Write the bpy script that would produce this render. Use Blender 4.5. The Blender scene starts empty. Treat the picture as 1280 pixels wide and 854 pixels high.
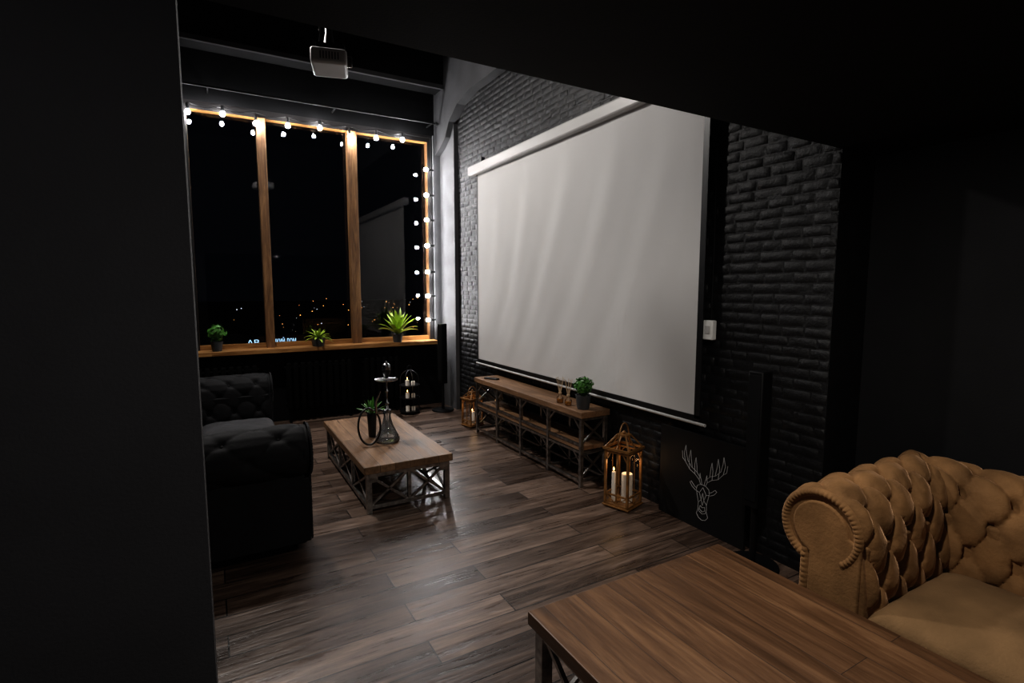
import bpy, bmesh, math, random
from mathutils import Vector, Matrix, noise
random.seed(7)
PI=math.pi
S=bpy.context.scene
COL=S.collection
CH=1.6; FPX=660.0; YAW=math.radians(29.8); PIT=math.radians(5.8)
WX=2.82      # brick wall plane
WY=6.8       # window wall plane
# ------------------------------------------------------------------ helpers
def rot_dir(px,py):
    u=px-640; v=427-py
    sy,cy,sp,cp=math.sin(YAW),math.cos(YAW),math.sin(PIT),math.cos(PIT)
    F=Vector((sy*cp,cy*cp,-sp)); R=Vector((cy,-sy,0)); U=R.cross(F)
    return R*u+U*v+F*FPX
def atY(px,py,Y):
    d=rot_dir(px,py); t=Y/d.y; return Vector((d.x*t,Y,CH+d.z*t))
def atX(px,py,X):
    d=rot_dir(px,py); t=X/d.x; return Vector((X,d.y*t,CH+d.z*t))

class MB:
    def __init__(s): s.v=[]; s.f=[]
    def box(s,x0,x1,y0,y1,z0,z1):
        n=len(s.v)
        for x in (x0,x1):
            for y in (y0,y1):
                for z in (z0,z1): s.v.append((x,y,z))
        for q in ((0,1,3,2),(4,6,7,5),(0,4,5,1),(2,3,7,6),(0,2,6,4),(1,5,7,3)): s.f.append(tuple(n+i for i in q))
        return s
    def bar(s,p,q,w,h=None):
        h=h or w; p=Vector(p); q=Vector(q); d=(q-p).normalized()
        up=Vector((0,0,1)) if abs(d.z)<.95 else Vector((1,0,0))
        a=d.cross(up).normalized(); b=a.cross(d).normalized(); n=len(s.v)
        for c in (p,q):
            for i,j in ((-1,-1),(1,-1),(1,1),(-1,1)): s.v.append(tuple(c+a*i*w/2+b*j*h/2))
        s.f+= [(n,n+1,n+2,n+3),(n+7,n+6,n+5,n+4)]
        for i in range(4):
            j=(i+1)%4; s.f.append((n+j,n+i,n+4+i,n+4+j))
        return s
    def tube(s,pts,r,seg=8,closed=False):
        pts=[Vector(p) for p in pts]; N=len(pts); n0=len(s.v)
        d=(pts[1]-pts[0]).normalized()
        up=Vector((0,0,1)) if abs(d.z)<.9 else Vector((1,0,0))
        a=d.cross(up).normalized()
        for i,p in enumerate(pts):
            if closed: t=(pts[(i+1)%N]-pts[i-1]).normalized()
            else: t=(pts[min(i+1,N-1)]-pts[max(i-1,0)]).normalized()
            a=(a-t*a.dot(t)).normalized(); b=t.cross(a)
            rr=r[i] if isinstance(r,(list,tuple)) else r
            for k in range(seg):
                an=2*PI*k/seg; s.v.append(tuple(p+(a*math.cos(an)+b*math.sin(an))*rr))
        for i in range(N if closed else N-1):
            j=(i+1)%N
            for k in range(seg):
                l=(k+1)%seg; s.f.append((n0+i*seg+k,n0+i*seg+l,n0+j*seg+l,n0+j*seg+k))
        if not closed:
            s.f.append(tuple(n0+k for k in reversed(range(seg)))); s.f.append(tuple(n0+(N-1)*seg+k for k in range(seg)))
        return s
    def lathe(s,prof,c=(0,0,0),seg=24,axis='z'):
        n0=len(s.v); N=len(prof)
        for r,z in prof:
            r=max(r,1e-4)
            for k in range(seg):
                a=2*PI*k/seg
                if axis=='z': s.v.append((c[0]+r*math.cos(a),c[1]+r*math.sin(a),c[2]+z))
                elif axis=='x': s.v.append((c[0]+z,c[1]+r*math.cos(a),c[2]+r*math.sin(a)))
                else: s.v.append((c[0]+r*math.sin(a),c[1]+z,c[2]+r*math.cos(a)))
        for i in range(N-1):
            for k in range(seg):
                l=(k+1)%seg; s.f.append((n0+i*seg+k,n0+i*seg+l,n0+(i+1)*seg+l,n0+(i+1)*seg+k))
        s.f.append(tuple(n0+k for k in reversed(range(seg)))); s.f.append(tuple(n0+(N-1)*seg+k for k in range(seg)))
        return s
    def prism(s,poly,x0,x1,fn):
        n=len(s.v); N=len(poly)
        for x in (x0,x1):
            for p in poly: s.v.append(tuple(fn(x,p)))
        s.f.append(tuple(n+i for i in range(N))); s.f.append(tuple(n+N+i for i in reversed(range(N))))
        for i in range(N):
            j=(i+1)%N; s.f.append((n+j,n+i,n+N+i,n+N+j))
        return s
    def grid(s,fn,nu,nv):
        n=len(s.v)
        for i in range(nu+1):
            for j in range(nv+1): s.v.append(tuple(fn(i/nu,j/nv)))
        for i in range(nu):
            for j in range(nv):
                a=n+i*(nv+1)+j; s.f.append((a,a+nv+1,a+nv+2,a+1))
        return s
    def build(s,name,mat,parent=None,loc=(0,0,0),smooth=35,bevel=0,seg=2,fix=True):
        me=bpy.data.meshes.new(name); me.from_pydata(s.v,[],s.f)
        if fix:
            bm=bmesh.new(); bm.from_mesh(me); bmesh.ops.recalc_face_normals(bm,faces=bm.faces); bm.to_mesh(me); bm.free()
        me.materials.append(mat)
        if smooth:
            me.polygons.foreach_set('use_smooth',[True]*len(me.polygons))
            me.set_sharp_from_angle(angle=math.radians(smooth))
        o=bpy.data.objects.new(name,me); COL.objects.link(o); o.location=loc
        if parent: o.parent=parent
        if bevel:
            b=o.modifiers.new('bevel','BEVEL'); b.width=bevel; b.segments=seg; b.limit_method='ANGLE'
        return o
def tag(o,label=None,cat=None,group=None,kind=None):
    if label: o['label']=label
    if cat: o['category']=cat
    if group: o['group']=group
    if kind: o['kind']=kind
    return o
def thing(name,label,cat,loc=(0,0,0),rz=0,group=None):
    o=bpy.data.objects.new(name,None); COL.objects.link(o); o.empty_display_size=.1
    o.location=loc; o.rotation_euler=(0,0,rz)
    return tag(o,label,cat,group)
# ------------------------------------------------------------------ materials
def nodes(name):
    m=bpy.data.materials.new(name); m.use_nodes=True; nt=m.node_tree
    return m,nt,nt.nodes,nt.links,nt.nodes['Principled BSDF']
def mat(name,col,rough=.5,metal=0,var=.25,nscale=8,bump=0,bscale=40,sheen=0,spec=.5,trans=0,coat=0,emit=None,estr=0,bdist=.01):
    m,nt,N,L,P=nodes(name)
    P.inputs['Roughness'].default_value=rough; P.inputs['Metallic'].default_value=metal
    P.inputs['Specular IOR Level'].default_value=spec
    P.inputs['Transmission Weight'].default_value=trans
    P.inputs['Coat Weight'].default_value=coat
    if sheen:
        P.inputs['Sheen Weight'].default_value=sheen; P.inputs['Sheen Roughness'].default_value=.32
        P.inputs['Sheen Tint'].default_value=(*[min(1,c*2.6+.1) for c in col],1)
    tc=N.new('ShaderNodeTexCoord'); no=N.new('ShaderNodeTexNoise'); no.inputs['Scale'].default_value=nscale; no.inputs['Detail'].default_value=5
    L.new(tc.outputs['Object'],no.inputs['Vector'])
    r=N.new('ShaderNodeValToRGB')
    r.color_ramp.elements[0].position=.3; r.color_ramp.elements[1].position=.7
    r.color_ramp.elements[0].color=(*[c*(1-var) for c in col],1); r.color_ramp.elements[1].color=(*[min(1,c*(1+var)) for c in col],1)
    L.new(no.outputs['Fac'],r.inputs['Fac']); L.new(r.outputs['Color'],P.inputs['Base Color'])
    if bump:
        n2=N.new('ShaderNodeTexNoise'); n2.inputs['Scale'].default_value=bscale; n2.inputs['Detail'].default_value=8; n2.inputs['Roughness'].default_value=.6
        L.new(tc.outputs['Object'],n2.inputs['Vector'])
        b=N.new('ShaderNodeBump'); b.inputs['Strength'].default_value=bump; b.inputs['Distance'].default_value=bdist
        L.new(n2.outputs['Fac'],b.inputs['Height']); L.new(b.outputs['Normal'],P.inputs['Normal'])
    if emit:
        P.inputs['Emission Color'].default_value=(*emit,1); P.inputs['Emission Strength'].default_value=estr
    return m
def wood(name,cols,length,width,along='x',rough=.4,grain=1.0,bump=.25,gap=.0025,rvar=.5,spread=(.32,.68),fine=.4):
    m,nt,N,L,P=nodes(name)
    tc=N.new('ShaderNodeTexCoord'); mp=N.new('ShaderNodeMapping')
    L.new(tc.outputs['Object'],mp.inputs['Vector'])
    if along=='y': mp.inputs['Rotation'].default_value=(0,0,PI/2)
    if along=='z': mp.inputs['Rotation'].default_value=(0,PI/2,0)
    br=N.new('ShaderNodeTexBrick'); br.inputs['Scale'].default_value=1; br.inputs['Brick Width'].default_value=length; br.inputs['Row Height'].default_value=width
    br.inputs['Mortar Size'].default_value=gap; br.inputs['Mortar Smooth'].default_value=.1; br.offset=.37; br.offset_frequency=2
    br.inputs['Color1'].default_value=(0,0,0,1); br.inputs['Color2'].default_value=(1,1,1,1); br.inputs['Mortar'].default_value=(0,0,0,1)
    L.new(mp.outputs['Vector'],br.inputs['Vector'])
    mw=N.new('ShaderNodeMath'); mw.operation='MULTIPLY'; mw.inputs[1].default_value=40; L.new(br.outputs['Color'],mw.inputs[0])
    def ns(sx,sy,det,dist):
        m2=N.new('ShaderNodeMapping'); m2.inputs['Scale'].default_value=(sx*grain,sy*grain,sy*grain); L.new(mp.outputs['Vector'],m2.inputs['Vector'])
        no=N.new('ShaderNodeTexNoise'); no.noise_dimensions='4D'; no.inputs['Scale'].default_value=1; no.inputs['Detail'].default_value=det; no.inputs['Roughness'].default_value=.65; no.inputs['Distortion'].default_value=dist
        L.new(mw.outputs[0],no.inputs['W']); L.new(m2.outputs['Vector'],no.inputs['Vector']); return no
    n1=ns(1.0,8,5,1.8); n2=ns(3.0,60,6,.3)
    av=N.new('ShaderNodeMix'); av.data_type='FLOAT'; av.inputs[0].default_value=fine; L.new(n1.outputs['Fac'],av.inputs[2]); L.new(n2.outputs['Fac'],av.inputs[3])
    mr=N.new('ShaderNodeMapRange'); mr.inputs['From Min'].default_value=spread[0]; mr.inputs['From Max'].default_value=spread[1]; L.new(av.outputs[0],mr.inputs['Value'])
    mx=N.new('ShaderNodeMix'); mx.data_type='FLOAT'; mx.inputs[0].default_value=rvar
    L.new(mr.outputs['Result'],mx.inputs[2]); L.new(br.outputs['Color'],mx.inputs[3])
    r=N.new('ShaderNodeValToRGB'); els=r.color_ramp.elements
    els[0].position=0; els[0].color=(*cols[0],1); els[1].position=1; els[1].color=(*cols[-1],1)
    for i,c in enumerate(cols[1:-1]):
        e=els.new((i+1)/(len(cols)-1)); e.color=(*c,1)
    L.new(mx.outputs[0],r.inputs['Fac'])
    dk=N.new('ShaderNodeMix'); dk.data_type='RGBA'; dk.inputs[7].default_value=(.004,.003,.003,1)
    L.new(br.outputs['Fac'],dk.inputs[0]); L.new(r.outputs['Color'],dk.inputs[6]); L.new(dk.outputs[2],P.inputs['Base Color'])
    rr=N.new('ShaderNodeMapRange'); rr.inputs['To Min'].default_value=rough-.06; rr.inputs['To Max'].default_value=rough+.14; L.new(mr.outputs['Result'],rr.inputs['Value']); L.new(rr.outputs['Result'],P.inputs['Roughness'])
    sb=N.new('ShaderNodeMath'); sb.operation='SUBTRACT'; L.new(mr.outputs['Result'],sb.inputs[0]); L.new(br.outputs['Fac'],sb.inputs[1])
    b=N.new('ShaderNodeBump'); b.inputs['Strength'].default_value=bump; b.inputs['Distance'].default_value=.004
    L.new(sb.outputs[0],b.inputs['Height']); L.new(b.outputs['Normal'],P.inputs['Normal'])
    return m
def emis(name,col,st):
    m=bpy.data.materials.new(name); m.use_nodes=True; N=m.node_tree.nodes; N.clear()
    e=N.new('ShaderNodeEmission'); e.inputs[0].default_value=(*col,1); e.inputs[1].default_value=st
    o=N.new('ShaderNodeOutputMaterial'); m.node_tree.links.new(e.outputs[0],o.inputs[0]); return m
def glassy(name,ior=1.5,tint=(1,1,1),diff=0):
    m=bpy.data.materials.new(name); m.use_nodes=True; nt=m.node_tree; N=nt.nodes; L=nt.links; N.clear()
    f=N.new('ShaderNodeFresnel'); f.inputs[0].default_value=ior
    t=N.new('ShaderNodeBsdfTransparent'); t.inputs[0].default_value=(*tint,1)
    g=N.new('ShaderNodeBsdfGlossy'); g.inputs['Roughness'].default_value=0.01
    x=N.new('ShaderNodeMixShader'); o=N.new('ShaderNodeOutputMaterial')
    L.new(f.outputs[0],x.inputs[0]); L.new(g.outputs[0],x.inputs[2]); L.new(x.outputs[0],o.inputs[0])
    if diff:
        d=N.new('ShaderNodeBsdfTranslucent'); d3=N.new('ShaderNodeBsdfDiffuse'); d4=N.new('ShaderNodeMixShader'); L.new(d.outputs[0],d4.inputs[1]); L.new(d3.outputs[0],d4.inputs[2])
        d2=N.new('ShaderNodeMixShader'); d2.inputs[0].default_value=diff
        L.new(t.outputs[0],d2.inputs[1]); L.new(d4.outputs[0],d2.inputs[2]); L.new(d2.outputs[0],x.inputs[1])
    else: L.new(t.outputs[0],x.inputs[1])
    return m

M={}
M['black_wall']=mat('matte_black_paint',(.010,.010,.011),.75,var=.2,nscale=3,bump=.12,bscale=120,spec=.2)
M['back_black']=mat('matte_black_back_wall',(.0045,.0045,.005),.8,var=.2,nscale=3,bump=.12,bscale=120,spec=.15)
M['right_wall']=mat('soft_charcoal_paint',(.009,.009,.010),.8,var=.15,nscale=3,bump=.12,bscale=120,spec=.2)
M['partition']=mat('charcoal_paint',(.034,.034,.037),.75,var=.12,nscale=3,bump=.12,bscale=120,spec=.25)
M['brick']=mat('black_painted_brick',(.0065,.0065,.0073),.5,var=.3,nscale=9,bump=.8,bscale=60,spec=.36,bdist=.005)
M['gray_plaster']=mat('gray_plaster',(.085,.085,.09),.7,var=.2,nscale=4,bump=.2,bscale=30)
M['beam_plaster']=mat('dark_gray_beam_plaster',(.04,.04,.043),.7,var=.25,nscale=4,bump=.2,bscale=30)
M['floor']=wood('walnut_laminate',[(.014,.0075,.005),(.050,.031,.022),(.140,.094,.070),(.31,.22,.168)],1.25,.165,'x',.29,.9,.35,.0034,.40,(.37,.63),.42)
M['table_wood']=wood('oiled_dark_oak',[(.032,.015,.0065),(.095,.045,.019),(.19,.098,.043)],3.0,.145,'y',.42,.9,.35,.0009,.14,(.34,.66),.35)
M['old_wood']=wood('worn_brown_oak',[(.06,.030,.014),(.18,.097,.047),(.36,.215,.118)],3.0,.11,'y',.5,1.0,.35,.0015,.25,(.34,.66),.4)
M['shelf_wood']=wood('rustic_oak_shelf',[(.07,.036,.017),(.20,.108,.054),(.42,.25,.138)],3.0,.15,'y',.5,1.0,.35,.0015,.25,(.34,.66),.4)
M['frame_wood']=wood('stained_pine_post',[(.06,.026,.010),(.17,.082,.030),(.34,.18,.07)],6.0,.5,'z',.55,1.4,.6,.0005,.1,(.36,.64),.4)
M['rail_wood']=wood('glow_tinted_pine_rail',[(.14,.058,.014),(.32,.15,.043),(.55,.30,.10)],6.0,.5,'x',.45,1.4,.5,.0005,.1,(.36,.64),.4)  # warm bulb glow put into the brighter, more saturated pine colours
M['steel']=mat('raw_steel',(.34,.325,.31),.30,metal=.95,var=.5,nscale=25,bump=.12)
M['black_metal']=mat('black_metal',(.012,.012,.013),.45,metal=.3,var=.2)
M['radiator']=mat('radiator_black',(.002,.002,.002),.8,var=.2,spec=.1)
M['black_plastic']=mat('black_plastic',(.008,.008,.009),.4,var=.1)
M['speaker_black']=mat('speaker_black',(.003,.003,.0035),.55,var=.1,spec=.25)
M['grille']=mat('speaker_cloth',(.004,.004,.0045),.9,var=.2,bump=.5,bscale=400,spec=.2)
M['screen']=mat('matte_screen_vinyl',(.60,.59,.585),.85,var=.02,nscale=2,bump=.05,bscale=200,spec=.2)
M['screen_case']=mat('white_case_paint',(.46,.45,.44),.4,var=.03)
M['white']=mat('white_plastic',(.8,.8,.78),.4,var=.03)
M['proj']=mat('projector_shell',(.55,.55,.55),.4,var=.04)
M['tan']=mat('bronze_brown_velvet',(.200,.108,.046),.8,var=.35,nscale=7,bump=.3,bscale=80,sheen=1.0,spec=.12)
M['tanseat']=mat('dull_caramel_seat_velvet',(.205,.125,.062),.85,var=.25,nscale=5,bump=.3,bscale=90,sheen=.8,spec=.08)
M['blackvel']=mat('black_matte_upholstery',(.008,.008,.0092),.75,var=.25,nscale=5,bump=.15,bscale=60,sheen=.15,spec=.2)
M['seatgray']=mat('black_seat_fabric',(.035,.035,.038),.7,var=.2,bump=.1,sheen=.3,spec=.3)
M['bronze']=mat('aged_bronze_wood',(.24,.115,.035),.45,metal=.25,var=.4,nscale=20)
M['wax']=mat('ivory_wax',(.75,.72,.66),.5,var=.04,emit=(1,.8,.6),estr=.07)  # weak emission in the wax stands in for candlelight
M['flame']=emis('candle_flame',(1,.55,.16),10)
M['glass']=glassy('window_glass',1.62,(.93,.95,.97))
M['clear']=glassy('clear_glass',1.22,(.98,.98,.98))
M['hglass']=glassy('hookah_glass',1.9,(.98,.99,.99),.22)
M['smoke']=glassy('clear_water',1.33,(.97,.98,.98))
M['amber']=mat('amber_oil',(.35,.14,.03),.1,var=.05,coat=.5)
M['reed']=mat('rattan_reed',(.60,.44,.28),.7,var=.2)
M['leaf']=mat('green_leaf',(.06,.19,.03),.45,var=.5,nscale=12)
M['leaf2']=mat('bright_yellow_green_leaf',(.32,.46,.05),.45,var=.4,nscale=12)
M['darkleaf']=mat('deep_green_leaf',(.03,.10,.025),.45,var=.5,nscale=12)
M['pot']=mat('charcoal_pot',(.05,.055,.06),.5,var=.15)
M['soil']=mat('potting_soil',(.02,.014,.01),.9,var=.4,bump=.6)
M['bulb']=emis('bulb_light',(.98,.97,.98),460)
M['chrome']=mat('dark_chrome',(.35,.35,.36),.2,metal=1,var=.1)
M['chalk']=mat('white_chalk_line',(.5,.5,.5),.7,var=.05)
M['board']=mat('black_board',(.004,.004,.0045),.6,var=.2,spec=.3)

# ------------------------------------------------------------------ setting
def struct(name,mb,m,**k):
    o=mb.build(name,m,**k); o['kind']='structure'; return o
struct('floor',MB().box(-2.6,3.2,-2.2,WY+.3,-.12,0),M['floor'],smooth=0)
struct('ceiling',MB().box(-.9,3.2,1.56,WY+.3,4.6,4.75),M['black_wall'],smooth=0)
struct('ceiling_low',MB().box(-2.6,3.2,-2.2,1.56,2.3,4.75),M['black_wall'],smooth=0)
struct('wall_left',MB().box(-.9,-.75,1.56,WY+.3,0,4.6),M['black_wall'],smooth=0)
struct('wall_partition',MB().box(-2.45,-.03,1.40,1.56,0,2.3),M['partition'],smooth=0)
struct('wall_left_near',MB().box(-2.6,-2.45,-2.2,1.56,0,2.3),M['black_wall'],smooth=0)
struct('wall_behind',MB().box(-2.45,3.14,-2.2,-2.05,0,2.3),M['black_wall'],smooth=0)
struct('wall_right_near',MB().box(3.14,3.3,-2.05,1.56,0,2.3),M['right_wall'],smooth=0)
# brick wall : real bricks standing out of a mortar plane, each face roughened
mb=MB().box(WX,3.2,1.56,WY,0,4.6)
row=0; z=0.004
while z<3.84:
    h=.055+random.uniform(-.005,.005); y=1.565-(.08 if row%2 else 0)-random.random()*.05
    while y<6.30:
        l=.15+random.uniform(-.045,.04)
        y0=max(y,1.563); y1=min(y+l,6.30)
        if y1-y0>.03:
            dx=random.uniform(.003,.0065); n=len(mb.v); tl=random.uniform(-.0015,.0015); ra=random.uniform(-.005,.005)
            nu,nv=6,4
            for a in range(nu+1):
                for b in range(nv+1):
                    u=a/nu; v=b/nv
                    if a==1: u=.05
                    if a==nu-1: u=.95
                    if b==1: v=.12
                    if b==nv-1: v=.88
                    edge=a in(0,nu) or b in (0,nv)
                    yy=y0+(y1-y0)*u; zz=z+h*v+ra*(u-.5)
                    nz=noise.noise(Vector((yy*24,zz*34,row*.7)))
                    yy+=.005*noise.noise(Vector((yy*30,zz*30,4))); zz+=.004*noise.noise(Vector((yy*25,zz*30,9)))
                    d=(0 if edge else dx+tl*(u-.5)*2+nz*.0045)
                    mb.v.append((WX+.001-d,yy,zz))
            for a in range(nu):
                for b in range(nv):
                    k=n+a*(nv+1)+b; mb.f.append((k,k+nv+1,k+nv+2,k+1))
        y+=l+.006
    z+=h+.006; row+=1
struct('wall_right',mb,M['brick'],smooth=60)
struct('trim_1',MB().box(WX-.05,WX,6.31,WY,0,3.75),M['gray_plaster'],smooth=0)
hp=[(WY,3.34),(6.6,3.40),(6.42,3.50),(6.30,3.66),(6.05,3.80),(5.7,3.86),(5.2,3.86),(1.58,3.86),(1.58,4.6),(WY,4.6)]
struct('trim_2',MB().prism(hp,WX-.12,WX,lambda x,p:(x,p[0],p[1])),M['beam_plaster'],smooth=0)
wx0,wx1,wz0,wz1=-.17,2.66,.90,3.60
struct('wall_back',MB().box(-.75,wx0,WY,WY+.3,0,4.6).box(wx1,WX,WY,WY+.3,0,4.6).box(wx0,wx1,WY,WY+.3,0,wz0-.05).box(wx0,wx1,WY,WY+.3,wz1,4.6),M['back_black'],smooth=0)
struct('trim_3',MB().box(-.75,WX-.13,6.45,6.72,4.10,4.6),M['back_black'],smooth=0)
struct('trim_4',MB().box(-.75,WX-.13,5.2,5.5,4.35,4.6),M['black_wall'],smooth=0)
struct('painted_lit_strip',MB().box(wx1+.012,WX-.051,WY-.03,WY,wz0,3.6),M['gray_plaster'],smooth=0)  # added pale strip, stands in for bulb light on the dark wall
struct('trim_6',MB().box(-.75,WX-.13,6.41,6.449,4.075,4.125),M['beam_plaster'],smooth=0)
w=bpy.data.objects.new('window_1',None); COL.objects.link(w); w['kind']='structure'; w.location=(0,WY,0)
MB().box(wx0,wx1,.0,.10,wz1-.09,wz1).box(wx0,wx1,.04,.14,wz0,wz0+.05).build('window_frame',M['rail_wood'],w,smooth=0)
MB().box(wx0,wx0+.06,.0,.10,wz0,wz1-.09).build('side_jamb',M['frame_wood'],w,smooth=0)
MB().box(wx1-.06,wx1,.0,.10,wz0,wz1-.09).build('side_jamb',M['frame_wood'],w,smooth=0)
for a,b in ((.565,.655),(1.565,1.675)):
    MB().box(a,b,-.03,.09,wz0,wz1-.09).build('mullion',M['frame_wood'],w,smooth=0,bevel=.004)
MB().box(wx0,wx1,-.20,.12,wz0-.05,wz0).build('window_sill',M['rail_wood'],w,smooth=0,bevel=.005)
for a,b in ((wx0+.06,.565),(.655,1.565),(1.675,wx1-.06)):
    MB().grid(lambda i,j,a=a,b=b:(a+(b-a)*i,.11,wz0+.05+(wz1-wz0-.14)*j),1,1).build('pane',M['glass'],w,smooth=0,fix=False)

# ------------------------------------------------------------------ string lights
t=thing('string_lights','string of round white lit bulbs along the top and right of the window frame','string lights',(0,6.74,0))
tops=[(235,148),(279,158),(320,160),(360,166),(400,170),(437,178),(470,180),(503,186)]
rights=[(531,212),(531,244),(532,275),(532,307),(532,340),(533,370),(533,400)]
bl=[]
for i,(px,py) in enumerate(tops):
    p=atY(px,py,6.72)
    bl.append((Vector((p.x,-.03,3.445+.03*math.sin(i*2.1))),'d'))
cord=[]
xs=[b[0].x for b in bl]
for i,x in enumerate(xs):
    cord.append((x,-.012,wz1-.05))
    if i<len(xs)-1: cord.append(((x+xs[i+1])/2,-.014,wz1-.085))
cord.append((wx1-.04,-.012,wz1-.05))
for px,py in rights:
    p=atY(px,py,6.72); bl.append((Vector((2.545,-.03,p.z)),'r')); cord.append((wx1-.035,-.012,p.z)); cord.append((wx1-.05,-.014,p.z-.15))
MB().tube(cord,.006,6).build('cord',M['black_plastic'],t)
q=.62
bprof=[(.010*q,.0),(.016*q,.010*q),(.028*q,.022*q),(.036*q,.040*q),(.038*q,.055*q),(.034*q,.073*q),(.022*q,.087*q),(.008*q,.093*q),(.0,.094*q)]
for p,k in bl:
    s=MB()
    if k=='d':
        s.tube([(p.x,-.012,wz1-.05),(p.x,-.02,p.z+.07)],.005,6); s.lathe([(.014,.06),(.016,.03),(.012,.0)],(p.x,-.03,p.z+.03),12)
        so=s.build('socket',M['black_plastic'],t)
        MB().lathe([(r,-h) for r,h in bprof],(p.x,-.03,p.z+.035),14).build('bulb',M['bulb'],so,smooth=80)
    else:
        s.lathe([(.012,.0),(.016,.03),(.012,.075)],(p.x+.03,-.03,p.z),12,'x')
        so=s.build('socket',M['black_plastic'],t)
        MB().lathe([(r,-h) for r,h in bprof],(p.x+.032,-.03,p.z),14,'x').build('bulb',M['bulb'],so,smooth=80)
t=thing('curtain_rod','thin black curtain rod running above the window','curtain rod',(0,6.6,3.70))
MB().tube([(-.74,0,0),(2.68,0,0)],.012,10).build('rod',M['black_metal'],t)
MB().lathe([(.0,0),(.025,.005),(.025,.03),(.01,.045)],(2.64,0,0),12,'x').build('end_cap',M['black_metal'],t)
for x in (.1,1.4,2.6): MB().bar((x,0,0),(x,.2,.0),.015).build('bracket',M['black_metal'],t)

# ------------------------------------------------------------------ radiators
def radiator(x0,n,label):
    t=thing('radiator',label,'radiator',(x0,6.68,.0),0,'radiators under the window')
    for k in range(n):
        x=k*.078
        MB().box(x,x+.055,-.06,.06,.16,.72).build('section',M['radiator'],t,bevel=.018,seg=3)
    for z in (.22,.66): MB().tube([(-.02,0,z),(n*.078,0,z)],.02,10).build('header_pipe',M['radiator'],t)
    for x in (.03,n*.078-.05): MB().box(x-.012,x+.012,-.03,.03,0,.17).build('foot',M['radiator'],t)
radiator(-.55,13,'black ribbed radiator under the window behind the black sofa')
radiator(.75,10,'black ribbed radiator under the window, behind the coffee table end')
radiator(1.66,6,'short black ribbed radiator under the window beside the tiered candle stand')

# ------------------------------------------------------------------ projection screen
t=thing('projection_screen','large white pull-down projection screen hanging on the black brick wall','projection screen',(WX-.075,3.97,.745))
y0,y1=-1.60,1.62; H=2.125
def scr(i,j):
    y=y0+(y1-y0)*i; z=H*j
    e=math.sin(PI*min(1,max(0,i)))**.5*(.55+.75*j)
    ir=.9*noise.noise(Vector((y*.8,z*.6,2)))
    wv=math.sin((y*1.0-(z-2.1)**2*.15)*10.0+.6*math.sin(y*2)+ir*2)*.0048+math.sin((y*1.0-(z-2.1)**2*.20)*21+1+ir*3)*.0013+math.sin(y*3+2)*.004
    return (wv*e*min(1,(H-z)*1.5+.15),y,.02+z)
fab=MB().grid(scr,180,70).build('screen_fabric',M['screen'],t,smooth=80,fix=False)
MB().box(-.004,.004,y0-.045,y0,-.0,H+.02).build('black_border',M['black_plastic'],fab,smooth=0)
MB().box(-.004,.004,y1,y1+.02,-.0,H+.02).build('black_border',M['black_plastic'],fab,smooth=0)
MB().box(-.004,.004,y0-.045,y1+.02,-.02,.02).build('bottom_border',M['black_plastic'],fab,smooth=0)
MB().tube([(0,y0-.09,-.033),(0,y1+.05,-.033)],.011,12).build('weight_bar',M['screen_case'],t)
ca=MB().box(-.055,.035,y0-.1,y1+.16,H+.02,H+.13).build('screen_case',M['screen_case'],t,bevel=.018,seg=3)
for y in (y0+.05,y1-.1): MB().box(.0,.045,y,y+.05,H+.05,H+.20).build('wall_bracket',M['black_metal'],ca)
p=atX(889,413,WX-.03)
t=thing('screen_control_box','small white switch box on the brick wall beside the screen','switch box',(WX-.045,p.y,p.z-.06))
bx=MB().box(-.02,.02,-.038,.038,0,.125).build('box_body',M['white'],t,bevel=.006)
MB().box(-.026,-.018,-.018,.018,.04,.09).build('rocker_button',M['screen_case'],bx,bevel=.002)
MB().tube([(.01,.0,.12),(.008,-.004,.6),(.012,.006,1.1),(.008,.0,1.6)],.004,6).build('cable',M['black_plastic'],t)

# ------------------------------------------------------------------ projector
t=thing('ceiling_projector','light grey projector hanging from the dark ceiling','projector',(.86,4.2,3.19),math.radians(-14))
bd=MB().box(-.125,.125,-.145,.145,0,.11).build('body',M['proj'],t,bevel=.022,seg=4)
MB().lathe([(.038,.0),(.038,.03),(.030,.035),(.0,.03)],(.125,-.06,.055),20,'x').build('lens',M['black_plastic'],bd)
g=MB()
for k in range(7): g.box(-.06+k*.02,-.052+k*.02,-.1468,-.143,.03,.08)
g.build('vent_grille',M['black_plastic'],bd,smooth=0)
mp_=MB().box(-.09,.09,-.09,.09,.110,.128).box(-.11,-.09,-.09,.09,.09,.17).box(.09,.11,-.09,.09,.09,.17).box(-.11,.11,-.03,.03,.155,.185).build('mount_plate',M['black_metal'],t,smooth=0)
MB().tube([(0,0,.18),(0,0,.26),(0,0,1.41)],[.04,.026,.026],14).build('ceiling_pole',M['black_metal'],t)
MB().tube([(-.05,.1,.08),(-.10,.17,.18),(-.07,.1,.3),(-.04,.03,.6),(-.04,.02,1.2)],.008,6).build('power_cable',M['black_plastic'],t)

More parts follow.
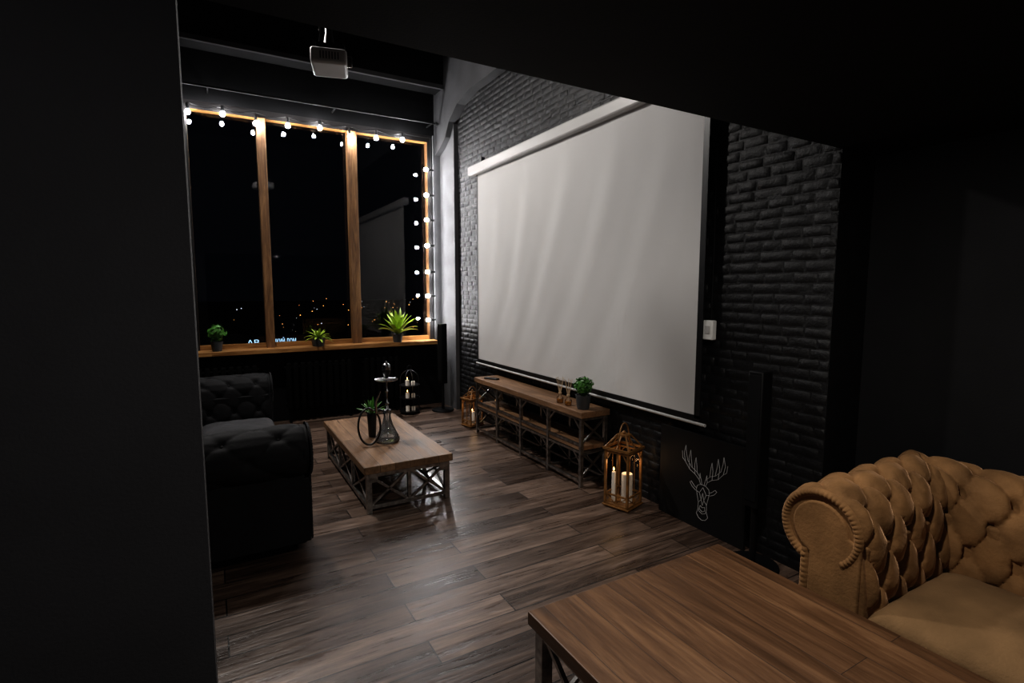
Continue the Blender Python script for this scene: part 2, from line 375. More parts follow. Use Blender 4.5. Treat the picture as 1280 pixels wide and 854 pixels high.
# ------------------------------------------------------------------ tables
def X(mb,a,b,c,d,w): mb.bar(a,c,w); mb.bar(b,d,w)
def make_table(name,label,cat,cx,cy,W,Ln,H,topmat,thick=.055,nx=3,lg=.038):
    t=thing(name,label,cat,(cx,cy,0))
    MB().box(-W/2,W/2,-Ln/2,Ln/2,H-thick,H).build('tabletop',topmat,t,smooth=0,bevel=.004)
    fr=MB(); i=.02; zt=H-thick-.018; zb=.045
    X0,X1,Y0,Y1=-W/2+i+lg/2,W/2-i-lg/2,-Ln/2+i+lg/2,Ln/2-i-lg/2
    for x,y in ((X0,Y0),(X1,Y0),(X0,Y1),(X1,Y1)):
        MB().box(x-lg/2,x+lg/2,y-lg/2,y+lg/2,0,H-thick-.001).build('leg',M['steel'],t,smooth=0,bevel=.002)
    for z in (zt,zb):
        for x in (X0,X1): fr.bar((x,Y0,z),(x,Y1,z),lg*.75)
        for y in (Y0,Y1): fr.bar((X0,y,z),(X1,y,z),lg*.75)
    ro=fr.build('rail_frame',M['steel'],t,smooth=0)
    for x in (X0,X1):
        b=MB()
        for k in range(nx):
            ya=Y0+(Y1-Y0)*k/nx; yb=Y0+(Y1-Y0)*(k+1)/nx
            X(b,(x,ya,zb),(x,ya,zt),(x,yb,zt),(x,yb,zb),.016)
            if k: b.bar((x,ya,zb),(x,ya,zt),.024)
        b.build('cross_brace',M['steel'],t,smooth=0)
    for y in (Y0,Y1):
        b=MB(); xm=0
        b.bar((xm,y,zb),(xm,y,zt),.024)
        for a,c in ((X0,xm),(xm,X1)): X(b,(a,y,zb),(a,y,zt),(c,y,zt),(c,y,zb),.016)
        b.build('cross_brace',M['steel'],t,smooth=0)
    for x,sx in ((X0,1),(X1,-1)):
        for y,sy in ((Y0,1),(Y1,-1)):
            MB().box(min(x,x+sx*.06),max(x,x+sx*.06),y-sy*lg/2-.003,y-sy*lg/2+.001,zt-.05,zt+.018).build('corner_plate',M['steel'],ro,smooth=0)
    return t
make_table('coffee_table','low plank-topped coffee table with steel cross braces, in front of the black sofa','coffee table',1.215,4.36,.67,1.50,.35,M['old_wood'])
make_table('coffee_table','larger dark brown wooden table with steel base in the foreground beside the caramel sofa','coffee table',1.425,.78,1.0,1.45,.46,M['table_wood'],thick=.05,nx=3,lg=.045)

t=thing('media_console','long low media console with brown plank top and steel truss frame under the screen','tv stand',(2.645,4.235,0))
W,Ln,H=.29,1.94,.62
MB().box(-W/2,W/2,-Ln/2,Ln/2,H-.05,H).build('top_board',M['shelf_wood'],t,smooth=0,bevel=.004)
MB().box(-W/2+.02,W/2-.02,-Ln/2+.03,Ln/2-.03,.30,.335).build('middle_shelf',M['shelf_wood'],t,smooth=0,bevel=.003)
xa,xb=-W/2+.025,W/2-.025
for k in range(5):
    y=-Ln/2+.03+(Ln-.06)*k/4
    for x in (xa,xb): MB().box(x-.014,x+.014,y-.014,y+.014,0,H-.051).build('leg',M['steel'],t,smooth=0)
    if k in (0,4):
        b=MB(); X(b,(xa,y,.08),(xa,y,.28),(xb,y,.28),(xb,y,.08),.014); b.build('cross_brace',M['steel'],t,smooth=0)
        b=MB(); X(b,(xa,y,.35),(xa,y,.55),(xb,y,.55),(xb,y,.35),.014); b.build('cross_brace',M['steel'],t,smooth=0)
fr=MB()
for x in (xa,xb):
    for z in (.05,.285,.345,.555): fr.bar((x,-Ln/2+.03,z),(x,Ln/2-.03,z),.019)
for k in range(5):
    y=-Ln/2+.03+(Ln-.06)*k/4
    for z in (.05,.285,.555): fr.bar((xa,y,z),(xb,y,z),.019)
fr.build('rail_frame',M['steel'],t,smooth=0)
for k in range(4):
    ya=-Ln/2+.03+(Ln-.06)*k/4; yb=ya+(Ln-.06)/4
    b=MB(); X(b,(xb,ya,.06),(xb,ya,.28),(xb,yb,.28),(xb,yb,.06),.012); b.build('cross_brace',M['steel'],t,smooth=0)
    for yy,sg in ((ya,1),(yb,-1)):
        for z in (.46,.19): MB().bar((xa,yy,z),(xa,yy+sg*.10,z+.09),.012).build('corner_brace',M['steel'],t,smooth=0)
t=thing('remote_control','small black remote control lying on the far end of the console','remote',(2.60,4.98,.6205),.5)
cs=MB().box(-.025,.025,-.085,.085,0,.018).build('casing',M['black_plastic'],t,bevel=.006)
g=MB()
for i in range(3):
    for j in range(5): g.box(-.016+i*.012,-.009+i*.012,-.06+j*.022,-.05+j*.022,.017,.0195)
g.build('keypad',M['chrome'],cs,smooth=0)
def diffuser(x,y,label,tilt):
    t=thing('reed_diffuser',label,'reed diffuser',(x,y,.6205),0,'reed diffusers on the console')
    bo=MB().lathe([(.0,0),(.026,0),(.029,.01),(.029,.045),(.012,.062),(.012,.078)],(0,0,0),20).build('bottle',M['clear'],t,smooth=50)
    MB().lathe([(.0,.004),(.025,.004),(.025,.036),(.0,.037)],(0,0,0),20).build('oil',M['amber'],bo)
    MB().lathe([(.0065,.0785),(.014,.0785),(.014,.09),(.0065,.09)],(0,0,0),16).build('collar',M['reed'],bo)
    for k in range(5):
        a=k*1.256+tilt
        MB().tube([(-.010*math.cos(a),-.010*math.sin(a),.01),(.034*math.cos(a),.034*math.sin(a),.22)],.0024,5).build('reed',M['reed'],t)
diffuser(2.57,3.66,'left glass reed diffuser with thin sticks on the console',.3)
diffuser(2.57,3.54,'glass reed diffuser with thin sticks, the one nearer the potted plant',.9)

# ------------------------------------------------------------------ plants
def pot(t,r,h,m=None):
    po=MB().lathe([(.0,0),(r*.72,0),(r*.78,.01),(r,h),(r*.9,h),(r*.86,h-.012),(r*.0,h-.012)],(0,0,0),28).build('pot',m or M['pot'],t,smooth=40)
    MB().lathe([(r*.86,h-.013),(r*.5,h-.006),(0,h-.004)],(0,0,0),20).build('soil',M['soil'],po)
def rosette(t,n,ln,wd,h,m,up=(.5,1.35),droop=.45,name='foliage',seed=1):
    rd=random.Random(seed); mb=MB()
    for k in range(n):
        a=k*2.39996+rd.uniform(-.2,.2); el=up[0]+(up[1]-up[0])*(k/n); L_=ln*rd.uniform(.75,1.05)
        ca,sa=math.cos(a),math.sin(a); n0=len(mb.v); K=9
        for i in range(K+1):
            s=i/K; r=L_*math.cos(el)*s+.004; z=h+L_*(math.sin(el)*s-droop*math.cos(el)*s*s)
            w=wd*math.sin(PI*min(1,.14+.86*s))**.7*(1 if i<K else .05)
            for q in (-1,0,1): mb.v.append((r*ca-sa*w*q/2,r*sa+ca*w*q/2,z+(abs(q)*w*.22)))
        for i in range(K):
            for q in (0,1):
                b=n0+i*3+q; mb.f.append((b,b+1,b+4,b+3))
    return mb.build(name,m,t,smooth=60,fix=False)
def bush(t,n,R,h,m,leaf=.02,seed=2,flat=.85):
    rd=random.Random(seed); mb=MB(); st=MB()
    for k in range(n):
        d=Vector((rd.gauss(0,1),rd.gauss(0,1),rd.gauss(0,1)+.3)).normalized()
        p=Vector((0,0,h))+Vector((d.x,d.y,d.z*flat))*R*rd.uniform(.55,1.0)
        a=Vector((rd.gauss(0,1),rd.gauss(0,1),rd.gauss(0,1))).normalized(); u=(a-d*a.dot(d)*.7).normalized(); v=u.cross(d).normalized()
        l=leaf*rd.uniform(.7,1.3); n0=len(mb.v)
        for q in ((-.0,-1),(.5,-.3),(.5,.35),(0,1),(-.5,.35),(-.5,-.3)): mb.v.append(tuple(p+v*q[0]*l+u*q[1]*l+d*(.12*l*(abs(q[0])>0))))
        mb.f+= [(n0,n0+1,n0+2,n0+3),(n0,n0+3,n0+4,n0+5)]
        if k%8==0: st.tube([(0,0,h-R*1.05),tuple(p*.5+Vector((0,0,h-R*1.0))*.5+Vector((d.x,d.y,0))*.01),tuple(p)],.0015,4)
    fo=mb.build('foliage',m,t,smooth=0,fix=False); st.build('stems',M['darkleaf'],fo)
t=thing('potted_plant','round bushy green plant in charcoal pot on the near end of the console','potted plant',(2.60,3.375,.6205))
pot(t,.064,.115); bush(t,420,.085,.19,M['leaf'],.016,3)
sy=6.66; sz=.9005
x=atY(271,430,sy).x
t=thing('potted_plant','small leafy plant in grey pot at the left end of the window sill','potted plant',(x,sy,sz))
pot(t,.062,.11); bush(t,120,.105,.20,M['leaf'],.028,5,1.0)
x=atY(398,430,sy).x
t=thing('potted_plant','low spreading yellow-green plant on the middle of the window sill','potted plant',(x,sy,sz))
pot(t,.085,.10); rosette(t,24,.20,.034,.09,M['leaf2'],(.15,1.2),.5,seed=3)
x=atY(497,425,sy).x
t=thing('potted_plant','tall bright green bromeliad in dark pot at the right end of the window sill','potted plant',(x,sy,sz))
pot(t,.07,.11); rosette(t,34,.42,.05,.10,M['leaf2'],(.55,1.5),.45,seed=4)
t=thing('potted_plant','spiky green plant in slim black vase on the coffee table beside the hookah stem','potted plant',(1.14,4.36,.3505))
pot(t,.040,.20,M['black_plastic']); rosette(t,18,.18,.024,.19,M['leaf'],(.5,1.5),.35,seed=6)

# ------------------------------------------------------------------ hookah
t=thing('hookah','hookah with clear glass base, slim stem and black hose on the coffee table','hookah',(1.215,4.17,.3505))
gb=MB().lathe([(.0,.0),(.086,.0),(.098,.012),(.096,.035),(.070,.085),(.044,.14),(.031,.19),(.028,.22),(.034,.24),(.034,.245)],(0,0,0),32).build('glass_base',M['hglass'],t,smooth=60)
MB().lathe([(.0,.006),(.085,.006),(.092,.02),(.088,.035),(.074,.065),(.0,.065)],(0,0,0),32).build('water',M['smoke'],gb,smooth=60)
MB().lathe([(.004,.02),(.004,.235),(.034,.240),(.034,.262),(.018,.27),(.010,.30),(.019,.315),(.010,.33),(.009,.40),(.016,.415),(.009,.43),(.009,.50),(.012,.51)],(0,0,0),20).build('stem',M['chrome'],t,smooth=40)
MB().lathe([(.014,.498),(.085,.505),(.095,.512),(.095,.516),(.085,.510),(.014,.505)],(0,0,0),36).build('tray',M['chrome'],t,smooth=40)
bw=MB().lathe([(.012,.521),(.020,.54),(.032,.562),(.036,.588),(.030,.592),(.0,.590)],(0,0,0),24).build('bowl',M['black_plastic'],t,smooth=40)
MB().lathe([(.036,.594),(.038,.60),(.032,.635),(.012,.648),(.007,.66),(.0,.662)],(0,0,0),24).build('wind_cover',M['chrome'],bw,smooth=40)
hs=[(-.02,0,.25),(-.07,-.01,.275)]
cx,cz=-.165,.155
for k in range(30):
    a=math.radians(55+k*12.4); hs.append((cx+.082*math.cos(a),-.02-.0030*k,cz+.142*math.sin(a)))
ho=MB().tube(hs,.0085,8).build('hose',M['black_plastic'],t,smooth=60)
MB().tube([hs[-1],(hs[-1][0]-.01,hs[-1][1]-.03,hs[-1][2]+.10),(hs[-1][0]+.02,hs[-1][1]-.06,hs[-1][2]+.18)],[.01,.011,.006],10).build('mouthpiece',M['chrome'],ho,smooth=60)

# ------------------------------------------------------------------ candles / lanterns
def candle(x,y,z,r,h,label,lit=True,group=None,power=.5):
    t=thing('candle',label,'candle',(x,y,z),0,group)
    MB().lathe([(.0,0),(r,0),(r,h-.004),(r*.9,h),(r*.5,h-.004),(.0,h-.006)],(0,0,0),20).build('wax',M['wax'],t,smooth=40)
    wk=MB().tube([(0,0,h-.006),(.001,0,h+.010)],.0012,5).build('wick',M['black_plastic'],t)
    if lit:
        MB().lathe([(.0,.0),(.004,.006),(.0055,.012),(.003,.022),(.0,.030)],(0,0,h+.008),12).build('flame',M['flame'],wk,smooth=80)
        l=bpy.data.lights.new('candle_glow','POINT'); l.energy=power; l.color=(1,.58,.26); l.shadow_soft_size=.015
        o=bpy.data.objects.new('candle_glow',l); COL.objects.link(o); o.location=(x,y,z+h+.065)
def lantern(x,y,W,H,rz,label):
    t=thing('lantern',label,'lantern',(x,y,0),rz,'bronze floor lanterns')
    a=W/2; p_=.016*W/.20; zb=.035
    MB().box(-a,a,-a,a,.02,zb).box(-a-.01,a+.01,-a-.01,a+.01,.012,.022).build('base',M['bronze'],t,smooth=0,bevel=.002)
    for sx in (-1,1):
        for sy in (-1,1):
            MB().box(sx*a-(p_ if sx>0 else 0),sx*a+(0 if sx>0 else p_),sy*a-(p_ if sy>0 else 0),sy*a+(0 if sy>0 else p_),0,H*.70).build('post',M['bronze'],t,smooth=0)
    e=a-p_/2; w_=p_*.7
    for s in (-1,1):
        for q in (0,1):
            u=lambda c,zz:(c,s*e,zz) if q==0 else (s*e,c,zz)
            g=MB().grid(lambda i,j:(-e+2*e*i,s*(e-.004),zb+(H*.67-zb)*j) if q==0 else (s*(e-.004),-e+2*e*i,zb+(H*.67-zb)*j),1,1)
            go=g.build('glass_panel',M['clear'],t,smooth=0,fix=False)
            b=MB(); b.bar(u(-e,H*.16),u(e,H*.16),w_)
            b.bar(u(0,zb),u(0,H*.16),w_*.6); b.bar(u(-e,H*.16),u(0,zb),w_*.6); b.bar(u(e,H*.16),u(0,zb),w_*.6)
            b.build('lower_lattice',M['bronze'],t,smooth=0)
            b=MB(); b.bar(u(-e,H*.67),u(e,H*.67),w_); b.bar(u(-e,H*.56),u(-e*.5,H*.67),w_*.6); b.bar(u(e,H*.56),u(e*.5,H*.67),w_*.6)
            b.build('upper_rail',M['bronze'],t,smooth=0)
            MB().bar(u(0,H*.16),u(0,H*.67),w_*.45).build('glazing_bar',M['bronze'],go,smooth=0)
    r=MB(); c=a*.36; zt=H*.86; zr=H*.71
    for s in (-1,1): r.bar((-a-.010,s*(a+.003),zr),(a+.010,s*(a+.003),zr),.016); r.bar((s*(a+.003),-a,zr),(s*(a+.003),a,zr),.016)
    for sx in (-1,1):
        for sy in (-1,1): r.bar((sx*a,sy*a,zr),(sx*c,sy*c,zt),.011)
    for s in (-1,1): r.bar((-c,s*c,zt),(c,s*c,zt),.012); r.bar((s*c,-c,zt),(s*c,c,zt),.012); r.bar((0,s*a,zr),(0,s*c,zt),.007); r.bar((s*a,0,zr),(s*c,0,zt),.007)
    r.box(-c,c,-c,c,zt,zt+.008); ro=r.build('sloped_roof',M['bronze'],t,smooth=0)
    hp_=[(a*.80*math.cos(k*PI/14),0,zr+ (H-zr)*math.sin(k*PI/14)) for k in range(15)]
    MB().tube(hp_,.0055,8).build('handle',M['bronze'],t)
    MB().lathe([(.0,0),(.012,.004),(.014,.014),(.006,.024),(.0,.026)],(0,0,zt+.008),12).build('finial',M['bronze'],ro)
    return t
lantern(2.58,2.86,.20,.62,.30,'large bronze lantern with lit candles on the floor at the near end of the console')
candle(2.60,2.84,.0355,.040,.21,'thick pale pillar candle in the large lantern, at the right',True,None,.22)
candle(2.52,2.895,.0355,.014,.22,'slim candle in the large lantern, at the left of the pillar candle',True,None,.14)
lantern(2.60,5.47,.18,.46,.2,'smaller bronze lantern on the floor at the far end of the console')
candle(2.60,5.47,.0355,.028,.13,'white candle in the smaller far lantern',True,None,.25)

t=thing('candle_stand','tall black wire cage candle stand with round tiers by the radiator','candle holder',(2.17,6.42,0))
R=.125
for k in range(8):
    a=k*PI/4; pts=[(R*math.cos(a),R*math.sin(a),0),(R*math.cos(a),R*math.sin(a),.44)]
    for q in range(1,6):
        th=q*PI/12; pts.append((R*math.cos(th)*math.cos(a),R*math.cos(th)*math.sin(a),.44+.12*math.sin(th)))
    MB().tube(pts,.004,6).build('cage_wire',M['black_metal'],t)
cp=MB().lathe([(.0,.548),(.034,.550),(.034,.560),(.0,.562)],(0,0,0),16).build('cap',M['black_metal'],t)
for z in (.03,.20,.36):
    MB().lathe([(.0,z),(R-.004,z),(R+.004,z+.004),(R+.004,z+.014),(R-.004,z+.010),(.0,z+.006)],(0,0,0),28).build('tier_tray',M['black_metal'],t)
MB().tube([(.03*math.cos(k*PI/8),0,.59+.03*math.sin(k*PI/8)) for k in range(16)],.004,6,True).build('top_ring',M['black_metal'],cp)
for i,(z,nm) in enumerate(((.0365,'bottom'),(.2065,'middle'),(.3665,'top'))):
    candle(2.13,6.39,z,.024,.07,'white pillar candle on the %s tier of the wire stand, left one'%nm,i!=0,None,.03)
    candle(2.21,6.40,z,.024,.05,'white pillar candle on the %s tier of the wire stand, right one'%nm,False)

# ------------------------------------------------------------------ speakers
def speaker(x,y,rz,label):
    t=thing('tower_speaker',label,'speaker',(x,y,0),rz,'slim tower speakers')
    MB().lathe([(.0,0),(.14,0),(.145,.006),(.14,.018),(.03,.024),(.0,.024)],(0,0,0),40).build('base_plate',M['speaker_black'],t,smooth=40)
    MB().tube([(0,0,.02),(0,0,.42)],.018,14).build('pole',M['speaker_black'],t)
    cb=MB().box(-.045,.045,-.045,.045,.36,1.14).build('cabinet',M['speaker_black'],t,bevel=.008)
    MB().box(-.051,-.0452,-.038,.038,.40,1.12).build('grille',M['grille'],cb,bevel=.003)
speaker(2.65,1.835,.0,'slim black tower speaker standing by the deer board on the right')
speaker(2.60,6.36,.3,'slim black tower speaker standing in the far corner beside the window')

# ------------------------------------------------------------------ deer board
t=thing('deer_picture','black board with white line drawing of an antlered deer head, leaning on the brick wall','picture',(2.755,2.32,0))
bo_=MB().box(0,.018,-.35,.35,0,.64).build('board',M['board'],t,smooth=0,bevel=.002)
st=[]
def S_(pts,mir=True):
    st.append(pts)
    if mir: st.append([(-a,b) for a,b in pts])
S_([(0,.0),(.028,.012),(.038,.04),(.036,.075),(.050,.13),(.058,.165),(.050,.19),(.025,.205),(0,.208)])
S_([(.052,.168),(.075,.178),(.105,.205),(.118,.195),(.098,.170),(.062,.150)])
S_([(.0,.045),(.02,.055),(.024,.03),(0,.015)]); S_([(.036,.075),(.012,.10),(0,.06)]); S_([(.012,.10),(.03,.145),(.055,.15)]); S_([(.03,.145),(0,.19)]); S_([(0,.15),(.012,.10)])
S_([(.022,.207),(.035,.235),(.075,.265),(.125,.285),(.165,.33),(.180,.39),(.165,.45),(.160,.40),(.145,.345),(.105,.305),(.060,.285),(.018,.245),(.010,.208)])
S_([(.125,.285),(.135,.36),(.120,.425),(.112,.36),(.100,.303)]); S_([(.075,.265),(.080,.33),(.070,.385),(.060,.33),(.055,.28)])
S_([(.165,.33),(.192,.35),(.198,.40)]); S_([(.035,.235),(.030,.285),(.022,.25)])
S_([(.035,.03),(.05,-.01),(.03,-.035),(0,-.045)])
g=MB()
for s in st:
    q=[(-.002,-a*.92-.035,.115+b*.95) for a,b in s]
    for i in range(len(q)-1): g.bar(q[i],q[i+1],.0021)
g.build('deer_drawing',M['chalk'],t,smooth=0)

# ------------------------------------------------------------------ chesterfield sofas
TK=.33
def make_sofa(name,label,L_,D,H,m,seatm,loc,rz,ncush,ds=.165,SZ=.43,amp=1.0):
    t=thing(name,label,'sofa',loc,rz)
    R=.15; cz=H-R; cw=TK-R
    prof=[(0,.30),(0,.36),(.0,.42),(.008,.48),(.02,cz-.06)]
    for k in range(0,15): 
        a=PI-(PI+math.radians(75))*k/14; prof.append((cw+R*math.cos(a),cz+R*math.sin(a)))
    P=[Vector((a,b)) for a,b in prof]; cum=[0]
    for i in range(1,len(P)): cum.append(cum[-1]+(P[i]-P[i-1]).length)
    T=cum[-1]
    def pr(s):
        s=max(0,min(T,s))
        for i in range(1,len(P)):
            if s<=cum[i]+1e-9:
                k=(s-cum[i-1])/(cum[i]-cum[i-1]); p=P[i-1].lerp(P[i],k); break
        return p
    def prn(s):
        d=(pr(s+.02)-pr(s-.02)).normalized(); return Vector((-d.y,d.x))
    dt=.25; toff=.05
    def disp(s,tt,Ls):
        wob=.012*noise.noise(Vector((s*4,tt*4,Ls+5)))
        a=s/ds+(tt-toff)/dt; b=s/ds-(tt-toff)/dt
        aw=a+wob*4; bw=b-wob*4
        f=(abs(math.sin(PI*aw))*abs(math.sin(PI*bw)))
        da=a-round(a); db=b-round(b); r2=da*da+db*db
        fade=min(1,max(0,(T-tt-.02)/.10)); fade2=min(1,max(0,tt/.08))
        v=.033*(f**.34)-.046*math.exp(-r2/.022)
        th=math.atan2(db,da); v+=.005*math.sin(th*8+Ls)*math.exp(-r2/.07)*(1-math.exp(-r2/.01))
        v*=(.25+.75*fade)*fade2
        v+= .010*(1-fade)*abs(math.sin(PI*s/ds*2))
        v+=.006*noise.noise(Vector((s*9,tt*9,Ls)))+.003*noise.noise(Vector((s*24,tt*24,Ls)))
        return v*amp
    yi=L_/2-TK; F=D/2; xc=-D/2+TK; La=F-.03-xc
    na=round(La/ds); nb=round(2*yi/ds)
    btn=MB().lathe([(.0,.004),(.007,.0035),(.011,.0),(.008,-.004),(.0,-.004)],(0,0,0),12)
    def sheet(fn,Ls,name):
        nu=int(Ls/.0085); nv=int(T/.0085)
        return MB().grid(lambda i,j:fn(i*Ls,j*T),nu,nv).build(name,m,t,smooth=80,fix=False)
    def armf(side):
        sc=na*ds/La
        def fn(s,tt,extra=0):
            p=pr(tt); n=prn(tt); d=disp(s*sc,tt,side)+extra
            fr=min(1,s/.03)**.5; d*=fr
            w=p.x+n.x*d; z=p.y+n.y*d
            return Vector(((F-.03)-s*(La+w)/La,side*(yi+w),z))
        return fn
    def backf():
        sc=nb*ds/(2*yi)
        def fn(s,tt,extra=0):
            p=pr(tt); n=prn(tt); d=disp(s*sc,tt,3)+extra
            w=p.x+n.x*d; z=p.y+n.y*d; k=s/(2*yi)
            return Vector((xc-w,-(yi+w)+2*(yi+w)*k,z))
        return fn
    sheets=[]
    for side in (-1,1):
        o=sheet(armf(side),La,'arm'); sheets.append((o,armf(side),La,na))
    o=sheet(backf(),2*yi,'backrest'); sheets.append((o,backf(),2*yi,nb))
    first=None
    for o,fn,Ls,nn in sheets:
        sc=nn*ds/Ls
        for r_ in range(1,6):
            tt=toff+r_*dt/2
            if tt>T-.13: continue
            for c in range(0,nn+1):
                s=(c+(.5 if r_%2 else 0))*ds/sc
                if s<.06 or s>Ls-.02: continue
                p=fn(s,tt)
                if first is None:
                    first=btn.build('button',m,t,smooth=60); bo=first
                else:
                    bo=first.copy(); COL.objects.link(bo)
                if o.name.startswith('arm'):
                    sd=1 if p.y>0 else -1; cen=Vector((p.x,sd*(yi+cw),cz)) if p.z>cz-.05 else p+Vector((0,sd*.1,0))
                else: cen=Vector((xc-cw,p.y,cz)) if p.z>cz-.05 else p+Vector((-.1,0,0))
                nn_=(p-cen).normalized()
                bo.location=p+nn_*.004; bo.rotation_mode='QUATERNION'; bo.rotation_quaternion=nn_.to_track_quat('Z','Y'); bo.parent=o
    wo=TK-.075
    for side in (-1,1):
        ya,yb=sorted((side*(yi+.012),side*(yi+wo))); MB().box(xc+.0,F-.035,ya,yb,.07,cz-.02).build('outer_panel',m,t,smooth=0,bevel=.012,seg=3)
    MB().box(xc-wo,xc-.012,-(yi+wo),(yi+wo),.07,cz-.02).build('back_panel',m,t,smooth=0,bevel=.012,seg=3)
    for side in (-1,1):
        ol=[(.0,.08),(.0,.42)]+[(p.x,p.y) for p in P[3:]]+[(wo,cz-.16),(wo,.08)]
        af=MB().prism(ol,F-.05,F-.012,lambda x,p,side=side:(x,side*(yi+p[0]),p[1])).build('arm_front',m,t,smooth=50,bevel=.006,seg=2)
        def ring(i,j,side=side):
            a=PI+.9-(PI+2.1)*i
            rp=abs(math.sin(i*PI*46+.4*noise.noise(Vector((i*20,0,1)))))
            rr=R+.014-(.036)*j
            return (F-.012+.018*math.sin(PI*min(1,max(0,j)))**.6*(.84+.16*rp),side*(yi+cw+rr*math.cos(a)),cz+rr*math.sin(a))
        MB().grid(ring,368,8).build('pleated_trim',m,af,smooth=80,fix=False)
        def strip(i,j,side=side):
            rp=abs(math.sin(i*PI*20)); z=cz-.10-(cz-.10-.09)*i
            return (F-.012+.015*math.sin(PI*j)**.6*(.84+.16*rp),side*(yi+wo-.034+.034*j+ (0)),z)
        MB().grid(strip,160,6).build('pleated_trim',m,af,smooth=80,fix=False)
        pl=[(.020,.10),(.020,cz-.02)]+[(cw+.111*math.cos(a),cz+.111*math.sin(a)) for a in [PI-(PI+.9)*k/16 for k in range(17)]]+[(wo-.038,cz-.11),(wo-.038,.10)]
        MB().prism(pl,F-.02,F-.002,lambda x,p,side=side:(x,side*(yi+p[0]),p[1])).build('front_panel',m,af,smooth=50,bevel=.008,seg=4)
    MB().box(F-.16,F-.03,-yi+.002,yi-.002,.08,.27).box(xc,F-.155,-yi+.01,yi-.01,.14,.27).build('seat_base',m,t,smooth=0,bevel=.015,seg=3)
    for k in range(ncush):
        a=-yi+2*yi*k/ncush+.006; b=-yi+2*yi*(k+1)/ncush-.006
        cu=MB(); x0,x1=xc+.012,F-.015; z0,z1=.275,SZ-.02
        def pil(i,j,sg):
            ex=abs(2*i-1); ey=abs(2*j-1); q=(1-ex**8)**.5*(1-ey**8)**.5
            dome=.025*(1-ex**2)*(1-ey**2)
            zm=(z0+z1)/2; hh=(z1-z0)/2
            return (x0+(x1-x0)*i,a+(b-a)*j,zm+sg*(hh*q+dome*(sg>0))+(.006*noise.noise(Vector((i*6,j*9,k))) if sg>0 else 0))
        cu.grid(lambda i,j:pil(.5-.5*math.cos(PI*i),.5-.5*math.cos(PI*j),1),40,40); cu.grid(lambda i,j:pil(.5-.5*math.cos(PI*i),.5-.5*math.cos(PI*j),-1),40,40)
        cu.build('seat_cushion',seatm,t,smooth=80,fix=True)
    for x in (F-.09,-D/2+.12):
        for y in (-(yi+.12),yi+.12):
            MB().lathe([(.0,0),(.02,0),(.03,.03),(.034,.072),(.0,.072)],(x,y,0),16).build('foot',M['black_plastic'],t)
    return t
make_sofa('chesterfield_sofa','caramel brown velvet button-tufted sofa with rolled arms in the right foreground',2.1,.99,.785,M['tan'],M['tanseat'],(2.58,.255,0),PI,2)
make_sofa('chesterfield_sofa','black button-tufted sofa with rolled arms facing the coffee table on the left',2.50,.95,.78,M['blackvel'],M['seatgray'],(.005,4.43,0),0,3,ds=.19,amp=.42)

# ------------------------------------------------------------------ outside
struct('ground_outside',MB().box(-60,260,30,520,-10.2,-10),mat('night_ground',(.01,.01,.011),.8),smooth=0)
def lights(name,n,m,seed,lab,sc=1):
    rd=random.Random(seed); mb=MB()
    for k in range(n):
        y=105*math.exp(rd.random()**.6*1.25); x=y*rd.uniform(.03,.36); h=rd.uniform(1,5); r=y*.0007*rd.uniform(.5,1.4)*sc
        mb.lathe([(0,-r),(r*.7,-r*.7),(r,0),(r*.7,r*.7),(0,r)],(x,y,-10+h),6)
    tag(mb.build(name,m),lab,'city lights',kind='stuff')
lights('street_lamps',34,emis('sodium_glow',(1,.42,.12),2.8),11,'scattered orange lights of the night city beyond the window',.9)
lights('city_lamps',14,emis('white_glow',(.8,.9,1),1.8),12,'scattered white lights of the night city beyond the window',.8)
c=atY(335,427,62)
t=thing('distant_building','dark low building with a small glowing rooftop sign, seen through the window','building',(c.x,62,-10))
hh=c.z+10-.6
dm=mat('dark_facade',(.03,.035,.035),.8)
fc=MB().box(-4,9,.3,14,0,hh).build('facade',dm,t,smooth=0)
MB().box(-4.3,9.3,0,14.3,hh,hh+.25).build('roof',mat('dark_roof',(.02,.03,.03),.7),t,smooth=0)
wm=emis('dim_window',(.9,.6,.3),.15)
for k in range(5): MB().box(-3+k*2.4,-2+k*2.4,.24,.3,hh-2.2,hh-1.2).build('lit_window',wm,fc,smooth=0)
sg_=emis('sign_glow',(.42,.72,1),1.4)
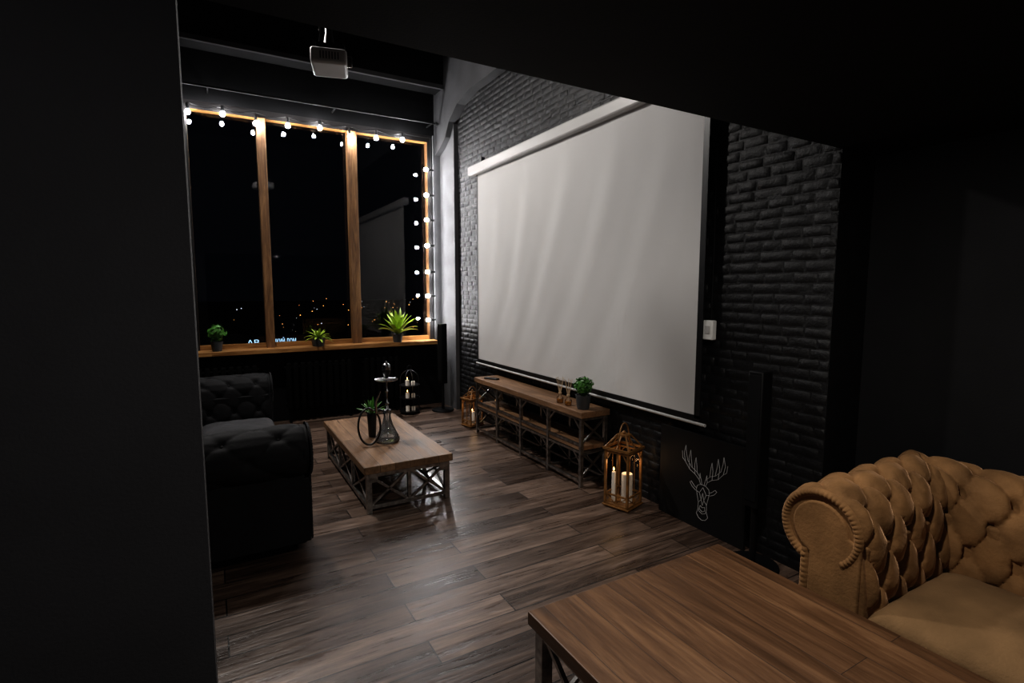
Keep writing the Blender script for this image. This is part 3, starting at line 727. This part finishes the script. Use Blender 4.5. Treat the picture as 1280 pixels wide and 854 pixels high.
def text(s,px0,px1,py,hgt):
    a=atY(px0,py,62); b=atY(px1,py,62)
    cu=bpy.data.curves.new('sign_text','FONT'); cu.body=s; cu.size=hgt; cu.extrude=.03; cu.align_x='LEFT'
    o=bpy.data.objects.new('tmp',cu); COL.objects.link(o); bpy.context.view_layer.update()
    me=bpy.data.meshes.new_from_object(o.evaluated_get(bpy.context.evaluated_depsgraph_get())); bpy.data.objects.remove(o)
    xs=[v.co.x for v in me.vertices]; w_=max(xs)-min(xs); k=(b.x-a.x)/w_
    for v in me.vertices: v.co.x=(v.co.x-min(xs))*k
    me.materials.clear(); me.materials.append(sg_)
    o=bpy.data.objects.new('sign_lettering',me); COL.objects.link(o); o.parent=t
    o.location=(a.x-c.x,0,hh+.3); o.rotation_euler=(PI/2,0,0)
text('АВ',309,324,427,.75); text('ЕЦКИЙ ДОМ',339,370,427,.75)

# ------------------------------------------------------------------ lights
def area(name,loc,target,size,e,col):
    l=bpy.data.lights.new(name,'AREA'); l.energy=e; l.size=size; l.color=col; l.shape='DISK'
    o=bpy.data.objects.new(name,l); COL.objects.link(o); o.location=loc
    o.rotation_euler=(Vector(target)-Vector(loc)).to_track_quat('-Z','Y').to_euler(); return o
area('downlight_near',(1.35,.95,2.28),(1.45,.88,0),.12,23,(1,.94,.86))
area('room_fill_light',(.1,5.1,4.3),(1.7,3.1,0.2),.25,90,(1,.95,.90))  # added fill aimed at screen and floor, no lamp fixture here
area('fill_near',(-.9,-.8,2.2),(-1.1,1.4,1.0),.6,9,(1,.96,.95))
W=bpy.data.worlds.new('night'); S.world=W; W.use_nodes=True
W.node_tree.nodes['Background'].inputs[0].default_value=(.02,.025,.04,1); W.node_tree.nodes['Background'].inputs[1].default_value=.05
# ------------------------------------------------------------------ camera
cd=bpy.data.cameras.new('camera'); cd.sensor_width=36; cd.lens=FPX/1280*36; cd.clip_start=.02; cd.clip_end=1000
co=bpy.data.objects.new('camera',cd); COL.objects.link(co); co.location=(0,0,CH); co.rotation_euler=(PI/2-PIT,0,-YAW)
S.camera=co
S.view_settings.view_transform='Standard'
try: S.view_settings.look='Medium High Contrast'
except Exception as e: print('LOOK',e)
